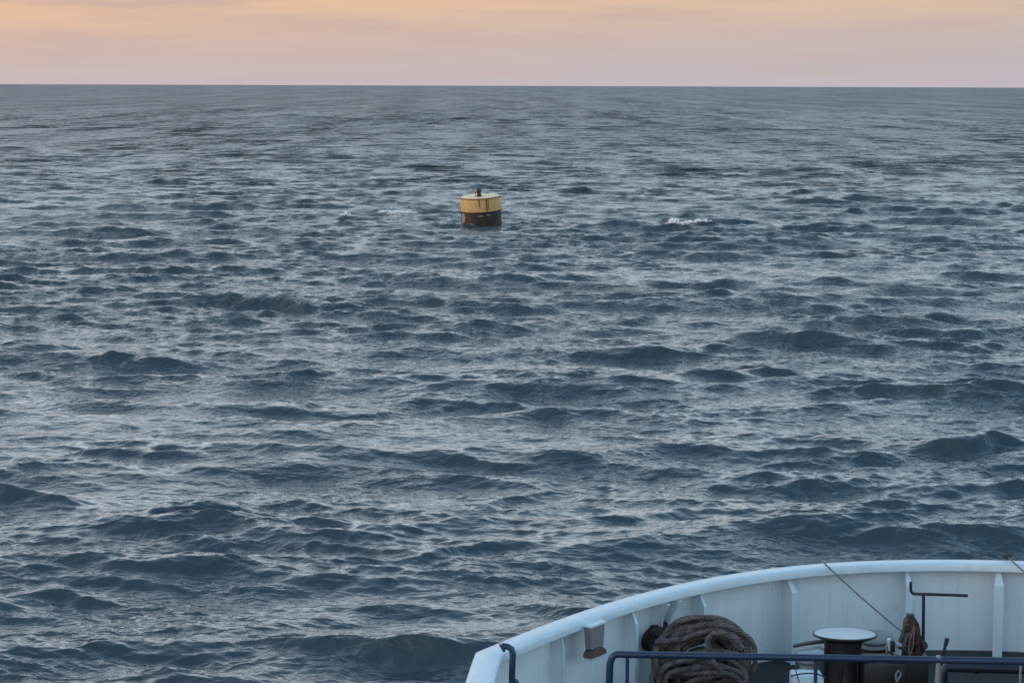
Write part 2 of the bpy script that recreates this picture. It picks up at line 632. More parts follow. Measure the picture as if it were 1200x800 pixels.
def sea(x, y, dr, dc):
    """x, y flat float arrays (rows x cols); dr, dc spacing arrays per row -> displaced x,y,z, lost slope variance"""
    z = np.zeros_like(x)
    ox = np.zeros_like(x)
    oy = np.zeros_like(x)
    gust = 0.85 + 0.35 * lowfreq(x, y, 0.045) + 0.25 * lowfreq(x + 31, y - 17, 0.17)
    gust = np.clip(gust, 0.35, 1.5).astype(np.float32)
    big = np.zeros_like(x)
    for cx, cy, hw, H, p0, tl in RW:
        rsel = np.where((np.abs(y[:, y.shape[1] // 2] - cy) < 9 * H + hw * 0.5 + 6))[0]
        if len(rsel) == 0:
            continue
        a, b = max(0, rsel[0] - 1), rsel[-1] + 2
        xs, ys = x[a:b], y[a:b]
        u = (xs - cx) / hw
        mid = (cy + 0.22 * hw * np.sin(u * 2.1 + p0) + 0.05 * hw * np.sin(u * 5.3 + 2 * p0)
               + 0.02 * hw * np.sin(u * 11.7 + 3 * p0) + tl * (xs - cx))
        v = ys - mid
        env = np.exp(-np.abs(u) ** 2.2) * (0.88 + 0.14 * np.sin(u * 4.1 + 5 * p0) + 0.07 * np.sin(u * 9.0 + p0))
        fr = np.exp(-(np.abs(v) / np.where(v < 0, 2.0 * H, 4.6 * H)) ** 1.7)
        tr = -0.28 * np.exp(-((v + 4.4 * H) / (2.6 * H)) ** 2)
        hh = H * env * (fr + tr)
        z[a:b] += hh
        big[a:b] += hh
    gust = gust + (0.8 * np.clip(big, 0, 0.6)).astype(np.float32)
    rows = dr.shape[0]
    lost = np.zeros(rows)
    zl = np.zeros_like(x)
    for i in range(NW):
        st = np.maximum(np.abs(ky[i]) * dr, np.abs(kx[i]) * dc)      # radians of phase per cell
        att = np.clip((3.0 - st) / 1.4, 0, 1)
        lost += sv[i] / 1.0 * (1 - att ** 2)
        nz = np.where(att > 0)[0]
        if len(nz) == 0:
            continue
        b = nz[-1] + 1
        a0 = nz[0]
        P = (kx[i] * x[a0:b] + ky[i] * y[a0:b] + ph[i]).astype(np.float32)
        A = (amp[i] * att[a0:b])[:, None].astype(np.float32)
        if lam[i] < 3:
            A = A * gust[a0:b]
        s_, c_ = np.sin(P), np.cos(P)
        z[a0:b] += A * c_
        ch = 0.9 if lam[i] > 0.5 else 0.6
        ox[a0:b] -= A * s_ * (math.cos(theta[i]) * ch)
        oy[a0:b] -= A * s_ * (math.sin(theta[i]) * ch)
        if lam[i] > 1.2:
            zl[a0:b] += A * c_
    # crests peaked, troughs flattened, fronts steeper than backs
    zl = zl + big
    sig = 0.30
    z += np.clip(0.24 * (zl * zl - sig * sig) / sig * 0.5, -0.2, 0.5)
    oy -= 0.15 * np.clip(zl, -0.6, 0.8)
    return x + ox, y + oy, z, lost


def sea_height(x, y):
    X = np.full((1, 1), x)
    Y = np.full((1, 1), y)
    return float(sea(X, Y, np.array([0.5]), np.array([0.5]))[2][0, 0])


def build_sea():
    # radii: even steps down the picture, finer towards the horizon
    pys = np.concatenate([np.arange(840, 330, -0.62), np.arange(330, 150, -0.32), np.arange(150, 103.0, -0.2)])
    dep = np.arctan((pys - 98.0) / F)
    rad = CAM_H / np.tan(dep)
    rad = np.concatenate([[2.0, 6.0, 10.0, 14.0, 17.0], rad[rad > 18.0], [9000, 11000, 14000]])
    fan = np.linspace(R(-15.5), R(15.5), 740)
    side = R(15.5) + (R(180) - R(15.5)) * (np.linspace(0, 1, 61)[1:]) ** 1.6
    ang = np.concatenate([-side[::-1][1:], fan, side])     # the seam column sits astern
    nr, nc = len(rad), len(ang)
    rr = rad[:, None] * np.ones(nc)[None]
    X = rr * np.sin(ang)[None]
    Y = rr * np.cos(ang)[None]
    dr = np.gradient(rad)
    dc = rad * (fan[1] - fan[0])
    X2, Y2, Z2, lost = sea(X, Y, dr, dc)
    # the coarse cells beside and behind the fan stay calm so that they do not alias
    cell = np.abs(np.gradient(ang))[None] * rr
    calm = np.clip(1.5 - cell / 2.5, 0.0, 1)
    calm[:, np.abs(ang) <= R(15.6)] = 1
    X2 = X + (X2 - X) * calm
    Y2 = Y + (Y2 - Y) * calm
    Z2 = Z2 * calm
    co = np.stack([X2, Y2, Z2], -1).reshape(-1, 3).astype(np.float32)
    co = np.concatenate([co, np.array([[0, 0, 0]], np.float32)])
    i = np.arange(nr - 1)[:, None] * nc
    j = np.arange(nc)[None]
    j2 = (j + 1) % nc
    q = np.stack([i + j, i + j2, i + nc + j2, i + nc + j], -1).reshape(-1, 4)[:, ::-1]
    tri = np.stack([np.full(nc, nr * nc), (np.arange(nc) + 1) % nc, np.arange(nc)], -1)[:, ::-1]
    me = bpy.data.meshes.new('sea')
    me.vertices.add(len(co))
    me.vertices.foreach_set('co', co.ravel())
    nq, ntri = len(q), len(tri)
    me.loops.add(nq * 4 + ntri * 3)
    me.loops.foreach_set('vertex_index', np.concatenate([q.ravel(), tri.ravel()]).astype(np.int32))
    me.polygons.add(nq + ntri)
    ls = np.concatenate([np.arange(nq) * 4, nq * 4 + np.arange(ntri) * 3]).astype(np.int32)
    me.polygons.foreach_set('loop_start', ls)
    me.update(calc_edges=True)
    me.validate()
    me.shade_smooth()
    a = me.attributes.new('lost', 'FLOAT', 'POINT')
    rv = np.repeat(np.clip(lost / sv.sum(), 0, 1), nc)
    a.data.foreach_set('value', np.concatenate([rv, [0.1]]).astype(np.float32))
    o = link('sea', me, M_WATER)
    tag(o, kind='structure')
    print('sea tris', nq * 2, 'rows', nr, 'z sd', Z2[:800, 60:-60].std())
    return o


build_sea()
# ==SHIP==
# ------------------------------------------------------------------ the ship
RZ, DZ = 8.70, 7.47              # top of the rail cap, deck
DZR = DZ
outer_px = [(540, 815), (545, 800), (551, 780), (558, 763), (577, 753.5), (600, 745), (650, 725.5), (700, 708), (750, 693.5),
            (800, 681.5), (850, 671.5), (900, 664), (960, 658), (1020, 655.2), (1060, 654.3), (1110, 654)]
pts = [at(x, y, RZ) for x, y in outer_px]
side_x = pts[0].x
AX = pts[-1].x                   # the ship's centre line
aft = [Vector((side_x - 0.10, -12, RZ)), Vector((side_x - 0.05, 8, RZ)), Vector((side_x, 18, RZ))]
port = aft + pts
# resample smooth, keep the knuckle at index of (558,763)
kn = 3 + 3


def resample(P, step):
    out = [P[0]]
    for a, b in zip(P, P[1:]):
        n = max(1, int(round((b - a).length / step)))
        out += [a.lerp(b, (i + 1) / n) for i in range(n)]
    return out


def smooth_pts(P, it):
    P = list(P)
    for _ in range(it):
        P = [P[0]] + [(P[i - 1] + P[i] * 2 + P[i + 1]) / 4 for i in range(1, len(P) - 1)] + [P[-1]]
    return P


# the curved part is mirrored before smoothing so that the stem is round, not pointed
curve = pts[3:]
mir = [Vector((2 * AX - p.x, p.y, p.z)) for p in curve[::-1][1:]]
bow = smooth_pts(resample(curve + mir, 0.30), 14)
portside = smooth_pts(resample(aft + pts[:4], 0.8), 3)
starside = [Vector((2 * AX - p.x, p.y, p.z)) for p in portside[::-1]]
PATH = portside[:-1] + bow + starside[1:]


def path_normals(P):
    out = []
    for i, p in enumerate(P):
        a, b = P[max(0, i - 1)], P[min(len(P) - 1, i + 1)]
        t = (b - a)
        t.z = 0
        t.normalize()
        out.append(Vector((-t.y, t.x, 0)))     # port side aft->bow: outward is to the left
    return out


PN = path_normals(PATH)
ship = thing('ship', 'white steel ship bow with a curved bulwark, seen from the bridge at lower right', 'ship', (AX, 10, 0))

# bulwark plate
b = MB()
b.sweep(PATH, PN, [(-0.06, -0.09), (-0.06, DZ - RZ + 0.002), (-0.045, DZ - RZ + 0.002), (-0.045, -0.09)])
bulwark = b.build('bulwark', M_WHITE, ship)
# rounded cap rail
b = MB()
capw = 0.30
prof = [(0.0, -0.10), (0.012, -0.03), (0.0, -0.012), (-0.02, 0.0), (-capw + 0.035, 0.004), (-capw + 0.01, -0.008),
        (-capw, -0.03), (-capw, -0.095), (-capw + 0.02, -0.105), (-0.02, -0.105)]
b.sweep(PATH, PN, prof)
b.build('cap_rail', M_CAP, bulwark, angle=50)

# hull under it
b = MB()
levels = [(-0.055, DZ - 0.03, 1.0), (-0.15, 5.0, 0.97), (-0.4, 2.5, 0.90), (-0.7, 0.3, 0.82), (-1.0, -2.0, 0.74)]
rings = []
for off, z, sc in levels:
    ring = []
    for p, nn in zip(PATH, PN):
        q = p + nn * off
        fwd = max(0.0, (p.y - 20.0) / 9.5)
        q = Vector((AX + (q.x - AX) * (1 - (1 - sc) * fwd), q.y - (1 - sc) * 9.0 * fwd, z))
        ring.append(b.bm.verts.new(q))
    rings.append(ring)
for r0, r1 in zip(rings, rings[1:]):
    for i in range(len(r0) - 1):
        b.bm.faces.new((r0[i], r0[i + 1], r1[i + 1], r1[i]))
b.build('hull', M_HULL, ship)
# deck sheet
b = MB()
inner = [p - n_ * 0.05 for p, n_ in zip(PATH, PN)]
top = [b.bm.verts.new((p.x, p.y, DZ)) for p in inner]
half = len(top)
for i in range(half // 2):
    a0, a1, c0, c1 = top[i], top[i + 1], top[half - 1 - i], top[half - 2 - i]
    vs = []
    for v in (a0, a1, c1, c0):
        if v not in vs:
            vs.append(v)
    if len(vs) >= 3:
        b.bm.faces.new(vs)
b.build('deck', M_DECK, ship)

# arc-length lookup: nearest path point to a picture position at rail height


def on_path(px, py, z=RZ):
    q = at(px, py, z)
    i = min(range(len(PATH)), key=lambda k: (PATH[k].xy - q.xy).length + (0 if PATH[k].y > 0 else 99))
    best = None
    for j in (i - 1, i):
        a, c = PATH[j], PATH[j + 1]
        t = max(0, min(1, (q - a).dot(c - a) / (c - a).length_squared))
        p = a.lerp(c, t)
        dd = (p.xy - q.xy).length
        if best is None or dd < best[0]:
            best = (dd, p, (c - a).normalized())
    t = best[2]
    return best[1], t, Vector((t.y, -t.x, 0))       # point, along, inward


def stay(px, py, depth=0.30, fl=0.13, foot=DZ):
    p, t, inn = on_path(px, py)
    z0, z1 = DZ + 0.003, RZ - 0.108
    b = MB()
    p0 = p + inn * 0.062
    ring = [(0, z1), (0.10, z1), (depth, z1 - 0.16), (depth, z0), (0, z0)]
    pl = [Vector((p0.x, p0.y, 0)) + inn * a + Vector((0, 0, z)) - t * 0.006 for a, z in ring]
    b.prism(pl, t * 0.012)
    s = b.build('stay', M_WHITE, ship, smooth=False)
    b = MB()
    # flange along the free edge: chamfered at its top
    pw = Vector((p0.x, p0.y, 0))
    e = [Vector(pw + inn * (depth + 0.003)) + Vector((0, 0, z0)), Vector(pw + inn * (depth + 0.003)) + Vector((0, 0, z1 - 0.16)),
         Vector(pw + inn * 0.12) + Vector((0, 0, z1 - 0.004))]
    hf = t * (fl / 2)
    ww = [1, 1, 0.45]
    la = [b.bm.verts.new(v - hf * k) for v, k in zip(e, ww)]
    lb = [b.bm.verts.new(v + hf * k) for v, k in zip(e, ww)]
    lc = [b.bm.verts.new(v - hf * k + inn * 0.014) for v, k in zip(e, ww)]
    ld = [b.bm.verts.new(v + hf * k + inn * 0.014) for v, k in zip(e, ww)]
    for i in range(2):
        for q1, q2 in ((la, lb), (lb, ld), (ld, lc), (lc, la)):
            b.bm.faces.new((q1[i], q2[i], q2[i + 1], q1[i + 1]))
    b.bm.faces.new((la[0], lb[0], ld[0], lc[0]))
    b.bm.faces.new((la[2], lc[2], ld[2], lb[2]))
    b.build('flange', M_CAP, s, smooth=False)
    return s


for px, py, dpt, fl in ((639, 729.5, 0.16, 0.03), (723, 701, 0.20, 0.06), (805, 680.5, 0.22, 0.05), (910, 662.8, 0.28, 0.085),
                        (1056, 654.3, 0.28, 0.085), (1168, 654.6, 0.30, 0.125)):
    stay(px, py, dpt, fl)
for k in range(1, 6):       # out of frame on the starboard bow
    px_mirror = {1: 650, 2: 738, 3: 818, 4: 922, 5: 1000}[k]
    p, t, inn = on_path(px_mirror, {650: 725.5, 738: 697, 818: 677.5, 922: 661.3, 1000: 656}[px_mirror])

# mooring chock between the two curved gussets
pch, tch, ich = on_path(764, 690)
b = MB()
for s_, sw in ((-1, 1.0), (1, 1.0)):
    base = Vector((pch.x, pch.y, 0)) + tch * (0.12 * s_) + ich * 0.062
    poly = []
    for k in range(9):
        u = k / 8
        z = RZ - 0.108 - 0.34 * u
        poly.append(base + ich * (0.26 - 0.15 * math.sin(u * 1.57)) + tch * (0.045 * s_ * -1 * u) + Vector((0, 0, z)))
    poly += [base + Vector((0, 0, RZ - 0.448)), base + Vector((0, 0, RZ - 0.108))]
    # thick gusset plate
    b.prism(poly, tch * 0.014)
gus = b.build('gusset', M_WHITE, ship, smooth=False)
b = MB()
for s_ in (-1, 1):
    pp = []
    for k in range(10):
        u = k / 9
        pp.append(Vector((pch.x, pch.y, 0)) + tch * (0.12 * s_ - 0.045 * s_ * u + 0.007) + ich * (0.335 - 0.15 * math.sin(u * 1.57)) +
                  Vector((0, 0, RZ - 0.115 - 0.35 * u)))
    b.tube(pp, 0.017, 6)
b.build('edge_bar', M_CAP, gus)
# oval chock ring set in the plate, worn to rust
b = MB()
cc = Vector((pch.x, pch.y, RZ - 0.60)) + ich * 0.10 - tch * 0.03
ov = [cc + tch * (0.25 * math.cos(a)) + Vector((0, 0, 0.13 * math.sin(a))) for a in np.linspace(0, 2 * math.pi, 33)[:-1]]
b.tube(ov, 0.055, 10, closed=True)
b.prism([cc - ich * 0.03 + tch * (0.24 * math.cos(a)) + Vector((0, 0, 0.12 * math.sin(a))) for a in np.linspace(0, 2 * math.pi, 25)[:-1]], ich * 0.01)
b.box(cc + Vector((0, 0, 0.16)) + ich * 0.02, (0.30, 0.08, 0.06), rot=Matrix((tch, ich, Vector((0, 0, 1)))).transposed(), bev=0.015)
b.build('chock', M_RUSTY, ship)

# small grey fitting hanging under a step in the cap
pf, tf, inf = on_path(665, 720)
Rf = Matrix((tf, inf, Vector((0, 0, 1)))).transposed()
fit = thing('deck_fitting', 'small grey box fitting with rusty foot hung inside the bulwark', 'fitting', (pf.x, pf.y, RZ - 0.6))
fb = Vector((pf.x, pf.y, 0)) + inf * 0.31
b = MB()
b.prism([fb + tf * x + Vector((0, 0, z)) for x, z in ((-0.155, RZ - 0.08), (0.155, RZ - 0.08), (0.135, RZ - 0.34), (-0.125, RZ - 0.34))], inf * 0.09)
b.build('housing', M_HOUSING, fit, smooth=False)
b = MB()
b.box(fb + inf * 0.045 + Vector((0, 0, RZ - 0.055)), (0.34, 0.14, 0.035), rot=Rf, bev=0.01)
b.build('top_plate', M_CAP, fit, smooth=False)
b = MB()
b.prism([fb + tf * x + Vector((0, 0, z)) - inf * 0.01 for x, z in
         ((-0.11, RZ - 0.36), (-0.05, RZ - 0.33), (0.06, RZ - 0.33), (0.11, RZ - 0.36), (0.155, RZ - 0.385), (0.16, RZ - 0.435), (-0.16, RZ - 0.435), (-0.15, RZ - 0.39))],
        inf * 0.13)
b.build('foot', M_FOOT, fit, smooth=False, label='rusty brown foot')
b = MB()
b.box(fb + inf * 0.05 + Vector((0, 0, RZ - 0.455)), (0.28, 0.12, 0.03), rot=Rf, bev=0.008)
b.build('lip', M_CAP, fit, smooth=False)

# ------------------------------------------------------------------ guard rail in front
GY = 24.6
g0 = aty(716, 766, GY)
g1 = aty(1260, 775.5, GY - 0.35)
rail = thing('guard_rail', 'dark blue painted pipe guard rail in front of the rope coil and capstan', 'guard rail', (g0.x, GY, DZ))
b = MB()
corner = []
for k in range(7):
    a = k / 6 * math.pi / 2
    corner.append(g0 + Vector((0.085 * (1 - math.sin(a)) - 0.0, 0, -0.085 * (1 - math.cos(a)))))
corner = corner[::-1]
foot = Vector((g0.x - 0.045, g0.y, DZ))
b.tube([foot, Vector((g0.x - 0.01, g0.y, g0.z - 0.10))] + [g0 + Vector((0.085 * (1 - math.cos(k / 6 * math.pi / 2)), 0, -0.085 * (1 - math.sin(k / 6 * math.pi / 2)))) for k in range(7)]
       + [g0.lerp(g1, u) for u in np.linspace(0.05, 1, 14)] + [Vector((g1.x + 0.1, g1.y, DZ))], 0.041, 12)
b.build('top_rail', M_BLUE, rail)


def grail(px):
    u = (px - 716) / (1260 - 716)
    return g0.lerp(g1, u)


for px, m_ in ((735.5, M_BLUE), (958, M_BLUE)):
    p = grail(px)
    b = MB()
    b.tube([Vector((p.x, p.y, DZ)), Vector((p.x, p.y, p.z - 0.03))], 0.022, 10)
    b.cyl(Vector((p.x, p.y, DZ)), Vector((p.x, p.y, DZ + 0.015)), 0.07, 12)
    b.build('post', m_, rail)
# a lower rail bar out of sight below the frame
# dark pipe shape added for the shadow under the starboard part of the rail
pipe = thing('rail_shadow_bar', 'thick dark pipe shape standing in for the shadow just under the blue rail at lower right', 'pipe', (5, GY + 0.3, DZ))
a0, a1 = aty(1105, 780.5, GY + 0.25), aty(1290, 786, GY + 0.1)
b = MB()
b.tube([Vector((a0.x, a0.y, DZ)), a0 - Vector((0, 0, 0.06)), a0 + Vector((0.05, 0, 0))] + [a0.lerp(a1, u) for u in (0.2, 0.5, 0.8, 1)] + [Vector((a1.x, a1.y, DZ))], 0.062, 12)
b.build('shadow_bar', M_DKBLUE, pipe)
b = MB()
for px in (1150,):
    q = a0.lerp(a1, (px - 1112) / 178)
    b.lathe(q - Vector((0.03, 0, 0)), [(0.056, 0), (0.072, 0), (0.072, 0.05), (0.056, 0.05)], 14, (1, 0, 0))
b.build('flange', M_BLACK, pipe)  # collar on the added shadow shape

post = thing('grey_post', 'slim light grey post rising just in front of the blue rail near the lever', 'post', (at(1100, 790, DZ).x, GY - 0.25, DZ))
q = aty(1100, 769, GY - 0.25)
b = MB()
b.tube([Vector((q.x - 0.03, q.y, DZ)), q], 0.028, 10)
b.build('tube', M_GREY, post)
b = MB()
b.lathe(q - Vector((0, 0, 0.01)), [(0, 0.03), (0.02, 0.026), (0.034, 0.01), (0.034, -0.01), (0.03, -0.02)], 12)
b.build('cap', M_GREY, post)
post2 = thing('stanchion', 'thin grey stanchion under the blue rail at the right edge of the frame', 'post', (aty(1196, 790, GY).x, GY, DZ))
q = aty(1196, 780, GY - 0.30)
b = MB()
b.tube([Vector((q.x, q.y, DZ)), q], 0.014, 8)
b.build('rod', M_GREY, post2)
b = MB()
b.cyl(Vector((q.x, q.y, DZ)), Vector((q.x, q.y, DZ + 0.02)), 0.05, 12)
b.build('base_plate', M_GREY, post2)

# ladder handrail hooked at the left
HY = 23.9
hp = [(600, 830), (600, 790), (600.5, 775), (601, 766), (599.5, 760), (595, 757.2), (588, 756.2)]
hand = thing('handrail', 'navy blue bent pipe handrail standing by the port corner of the bulwark', 'handrail', (aty(600, 800, HY).x, HY, DZ))
b = MB()
P_ = [aty(x, y, HY) for x, y in hp]
P_[0] = Vector((P_[1].x, HY, DZ))
b.tube(P_, 0.036, 12)
b.build('pipe', M_BLUE, hand)
b = MB()
c0 = aty(588, 758, HY)
b.prism([aty(584.5, 755, HY - 0.03), aty(593, 755, HY - 0.03), aty(592, 763.5, HY - 0.03), aty(589.5, 763.5, HY - 0.03)], (0, 0.06, 0))
b.build('hook_plate', M_BLUE, hand, smooth=False)
b = MB()
c1 = aty(602, 799, HY)
b.lathe(c1, [(0.036, -0.03), (0.055, -0.025), (0.055, 0.025), (0.036, 0.03)], 12)
b.build('collar', M_BLUE, hand)

# ------------------------------------------------------------------ coil of hawser
coil = thing('hawser_coil', 'thick hanging coil of old brown mooring rope behind the blue rail', 'rope', tuple(aty(825, 800, 26.4)))
PX = 26.4 / F * 1.0


def loop_pts(cx, top, bot, rx, yoff, seed, n=56):
    rr = random.Random(seed)
    tl = rr.uniform(-0.12, 0.20)
    f = [(k, rr.uniform(-1, 1) * 0.075 / k ** 0.5, rr.uniform(0, 6.28)) for k in (2, 3, 4, 5)]
    out = []
    cyc, ry = (top + bot) / 2, (bot - top) / 2
    ex = rr.uniform(0.75, 1.0)
    rx -= 4
    cx -= 1.5
    cx += rr.uniform(-3, 3)
    for i in range(n):
        a = 2 * math.pi * i / n
        m_ = 1 + sum(c * math.sin(k * a + p) for k, c, p in f)
        ca, sa = math.cos(a), math.sin(a)
        x = cx + rx * m_ * math.copysign(abs(ca) ** ex, ca) + 5 * sa * rr.random() * 0
        y = cyc - ry * m_ * math.copysign(abs(sa) ** ex, sa) - tl * (x - cx)
        p = aty(x, y, 26.4)
        p.y += yoff + 0.09 * math.sin(a * 2 + seed) + 0.03 * math.sin(3 * a + seed * 2)
        if p.z < DZ + 0.05:
            p.z = DZ + 0.05 + 0.02 * math.sin(a * 5 + seed)
        out.append(p)
    return out


loops = [(828, 727, 836, 57, 0.16), (824, 730, 822, 60, 0.08), (830, 733, 812, 54, 0.20), (823, 736, 806, 58, 0.02),
         (828, 741, 800, 47, 0.12), (821, 744, 796, 50, 0.20), (826, 750, 792, 38, 0.16), (836, 731, 828, 49, 0.0),
         (822, 768, 812, 56, -0.14), (824, 772, 822, 58, -0.08), (826, 777, 830, 55, -0.18), (820, 783, 838, 54, -0.12),
         (824, 789, 842, 50, -0.2), (832, 728, 842, 52, 0.25), (826, 757, 790, 26, 0.24), (819, 763, 806, 53, -0.02),
         (822, 744, 800, 44, 0.30), (828, 750, 806, 34, 0.33), (818, 757, 802, 40, 0.30), (830, 764, 812, 30, 0.32), (822, 738, 822, 54, 0.34)]
for i, (cx, tp, bt, rx, yo) in enumerate(loops):
    b = MB()
    b.tube(loop_pts(cx, tp, bt, rx, yo, 3 * i + 1), 0.032, 9, closed=True)
    b.build('rope_loop', M_ROPE, coil)
b = MB()    # the bitter end twisted up through the eye
b.tube([aty(x, y, 26.4 - 0.30 - 0.02 * i) for i, (x, y) in enumerate([(845, 786), (834, 772), (830, 758), (829, 748), (836, 742), (848, 741), (862, 748), (870, 760)])], 0.035, 9)
b.build('rope_end', M_ROPE, coil)
b = MB()    # turns leading to the chock
for k in range(3):
    b.tube([aty(x, y + 5 * k, 26.5 + 0.15 * k - 0.1) for x, y in [(768, 752), (785, 750), (800, 748), (818, 742), (838, 736), (858, 740)]], 0.035, 9)
b.build('rope_lead', M_ROPE, coil)

# bollard the coil hangs from
bol = thing('rope_horn', 'rusty brown mooring bitt carrying the rope coil beside the bulwark', 'bollard', tuple(Vector((aty(790, 780, 26.9).x, 26.9, DZ))))
q = Vector((aty(778, 770, 26.9).x, 26.9, DZ))
b = MB()
b.lathe(q, [(0, 0), (0.22, 0), (0.22, 0.03), (0.13, 0.05), (0.12, 0.75), (0.0, 0.76)], 20)
b.build('barrel', M_RUSTY, bol)
b = MB()
b.lathe(q, [(0, 0.76), (0.16, 0.755), (0.18, 0.79), (0.16, 0.82), (0, 0.84)], 20)
b.build('cap', M_RUSTY, bol)
q2 = q + Vector((0.75, 0.1, 0))
b = MB()
b.lathe(q2, [(0, 0), (0.22, 0), (0.22, 0.03), (0.13, 0.05), (0.12, 0.85), (0.0, 0.86)], 20)
b.build('barrel', M_RUSTY, bol)

# dark heap shape standing for the dark patch of deck right of the coil
deck_dark = thing('dark_deck_heap', 'low dark heap shape standing for the dark deck just right of the rope coil', 'dark_heap', tuple(at(905, 790, DZ)))
b = MB()
cN = aty(906, 800, 26.0)
cN.z = DZ
NX, NY = 22, 12
vs = []
for j in range(NY):
    for i in range(NX):
        u, v = i / (NX - 1) * 2 - 1, j / (NY - 1) * 2 - 1
        h = max(0, (1 - abs(u) ** 4)) * max(0, 1 - abs(v) ** 4)
        z = 0.30 * h ** 0.5 * (1 + 0.12 * math.sin(u * 5 + v * 3) + 0.05 * math.sin(u * 13 + 2)) + 0.03 * math.sin(u * 9 + v * 7) * h
        vs.append(b.bm.verts.new(cN + Vector((u * 0.36, v * 0.45 + 0.05 * math.sin(u * 4), z + 0.004))))
for j in range(NY - 1):
    for i in range(NX - 1):
        b.bm.faces.new((vs[j * NX + i], vs[j * NX + i + 1], vs[(j + 1) * NX + i + 1], vs[(j + 1) * NX + i]))
b.build('heap_shape', M_BLACK, deck_dark)
b = MB()
b.tube([cN + Vector((u * 0.35, -0.1, 0.33 + 0.02 * math.sin(u * 9))) for u in np.linspace(-0.9, 0.9, 12)], 0.012, 6)
b.build('heap_line', M_WIRE, deck_dark)

# ------------------------------------------------------------------ capstan
ctr = aty(990, 741, 26.6)
cap = thing('capstan', 'large black mooring capstan with a wide pale worn top disc', 'capstan', (ctr.x, 26.6, DZ))
b = MB()
b.lathe((ctr.x, 26.6, ctr.z), [(0, 0.012), (0.10, 0.012), (0.30, 0.0), (0.372, -0.006), (0.378, -0.014)], 48, (0, 0.05, 1))
b.build('top_disc', M_STEEL, cap)
b = MB()
b.lathe((ctr.x, 26.6, ctr.z), [(0.379, -0.006), (0.395, -0.012), (0.395, -0.028), (0.30, -0.07), (0.24, -0.09)], 48, (0, 0.05, 1))
b.build('rim', M_BLACK, cap)
b = MB()
hd = ctr.z - 0.08 - DZ
b.lathe((ctr.x - 0.02, 26.6, DZ), [(0, 0), (0.38, 0), (0.38, 0.06), (0.27, 0.12), (0.225, 0.22), (0.215, hd * 0.7), (0.235, hd), (0, hd)], 40)
b.build('drum', M_BLACK, cap)
for k in range(6):
    a = k * math.pi / 3 + 0.3
    b = MB()
    o_ = Vector((math.cos(a) * 0.222, math.sin(a) * 0.222, 0))
    b.box(Vector((ctr.x - 0.02, 26.6, DZ + 0.45)) + o_, (0.05, 0.045, 0.5), rot=(0, 0, a), bev=0.01)
    b.build('whelp', M_BLACK, cap, smooth=False)

# second, lower drum beside it
c2 = aty(1026, 745, 27.2)
drum = thing('warping_drum', 'smaller drum with grey tilted lid and red oxide side, right of the capstan', 'drum', (c2.x, 27.2, DZ))
b = MB()
ax = Vector((-0.08, -0.14, 1)).normalized()
b.lathe(c2, [(0, 0.01), (0.14, 0.01), (0.22, 0.0), (0.235, -0.01), (0.235, -0.035), (0.22, -0.05)], 36, ax)
b.build('lid', M_GREY, drum)
b = MB()
b.lathe(c2, [(0.215, -0.05), (0.232, -0.055), (0.232, -0.095), (0.21, -0.10)], 36, ax)
b.build('rim_band', M_CAP, drum)
b = MB()
b.lathe((c2.x, 27.2, DZ), [(0, 0), (0.26, 0), (0.26, 0.04), (0.20, 0.07), (0.20, c2.z - DZ - 0.05), (0, c2.z - DZ - 0.045)], 32)
b.build('barrel', M_REDOX, drum)
for px, h in ((1040, 0.16), (1047, 0.10)):
    b = MB()
    p = aty(px, 757, 26.95)
    b.box(p, (0.035, 0.05, h), rot=(0, 0.08, 0), bev=0.008)
    b.build('bracket', M_CAP, drum, smooth=False)

# white painted box between guard rail and capstan, with a dark dished cover
wb = aty(947, 800, 25.6)
box = thing('white_locker', 'small white locker with thin dark arched lid left of the black capstan', 'locker', (wb.x, 25.7, DZ))
b = MB()
zt = aty(947, 784, 25.9).z
b.box((wb.x, 25.75, (DZ + zt) / 2 + 0.002), (0.37, 0.36, zt - DZ - 0.004), bev=0.03)
b.build('body', M_CAP, box)
b = MB()
arc = [(x, 0.035 * (1 - (x / 0.21) ** 2) + 0.001 - 0.02 * (x > 0.1) * (x - 0.1) / 0.1) for x in np.linspace(-0.21, 0.21, 15)]
b.prism([(wb.x + x, 25.55, zt + z + 0.002) for x, z in arc] + [(wb.x + x, 25.55, zt + z + 0.016) for x, z in arc[::-1]], (0, 0.03, 0))
b.build('lid', M_DKBLUE, box)
fl = thing('fairlead_roller', 'pale round roller with dark sloping bar between bulwark stay and capstan', 'roller', tuple(aty(947, 775, 27.2)))
fl.location.z = DZ
bpy.context.view_layer.update()
q = aty(948, 768, 27.2)
b = MB()
b.lathe((q.x, 27.2, q.z), [(0, 0.07), (0.12, 0.068), (0.17, 0.04), (0.18, 0.0), (0.17, -0.06), (0.12, -0.10), (0.12, DZ - q.z), (0, DZ - q.z)], 28)
b.build('roller', M_STEEL, fl)
b = MB()
b.tube([aty(930, 756.5, 27.0), aty(945, 753.5, 26.9), aty(968, 750.5, 26.9)], 0.026, 8, rfun=lambda u: 0.8 + 0.3 * u)
b.build('bar', M_WIRE, fl)
b = MB()
b.tube([aty(933, 761, 26.9), aty(948, 760, 26.9), aty(960, 757.5, 26.9), aty(967, 761, 26.9)], 0.016, 6)
b.build('link', M_STEEL, fl)
tw = tag(MB().tube([aty(x, y, 25.3) for x, y in [(934, 764), (933, 772), (932, 779), (933, 787), (936, 797), (939, 808)]], 0.007, 5)
         .build('lashing_cord', M_WIRE), 'thin dark cord hanging over the small white locker', 'cord')

# ------------------------------------------------------------------ windlass with chain stopper
wq = aty(1068, 790, 26.6)
wd = thing('windlass', 'rusty brown windlass gear with clamp and wire turns below the black crank', 'windlass', (wq.x, 26.6, DZ))


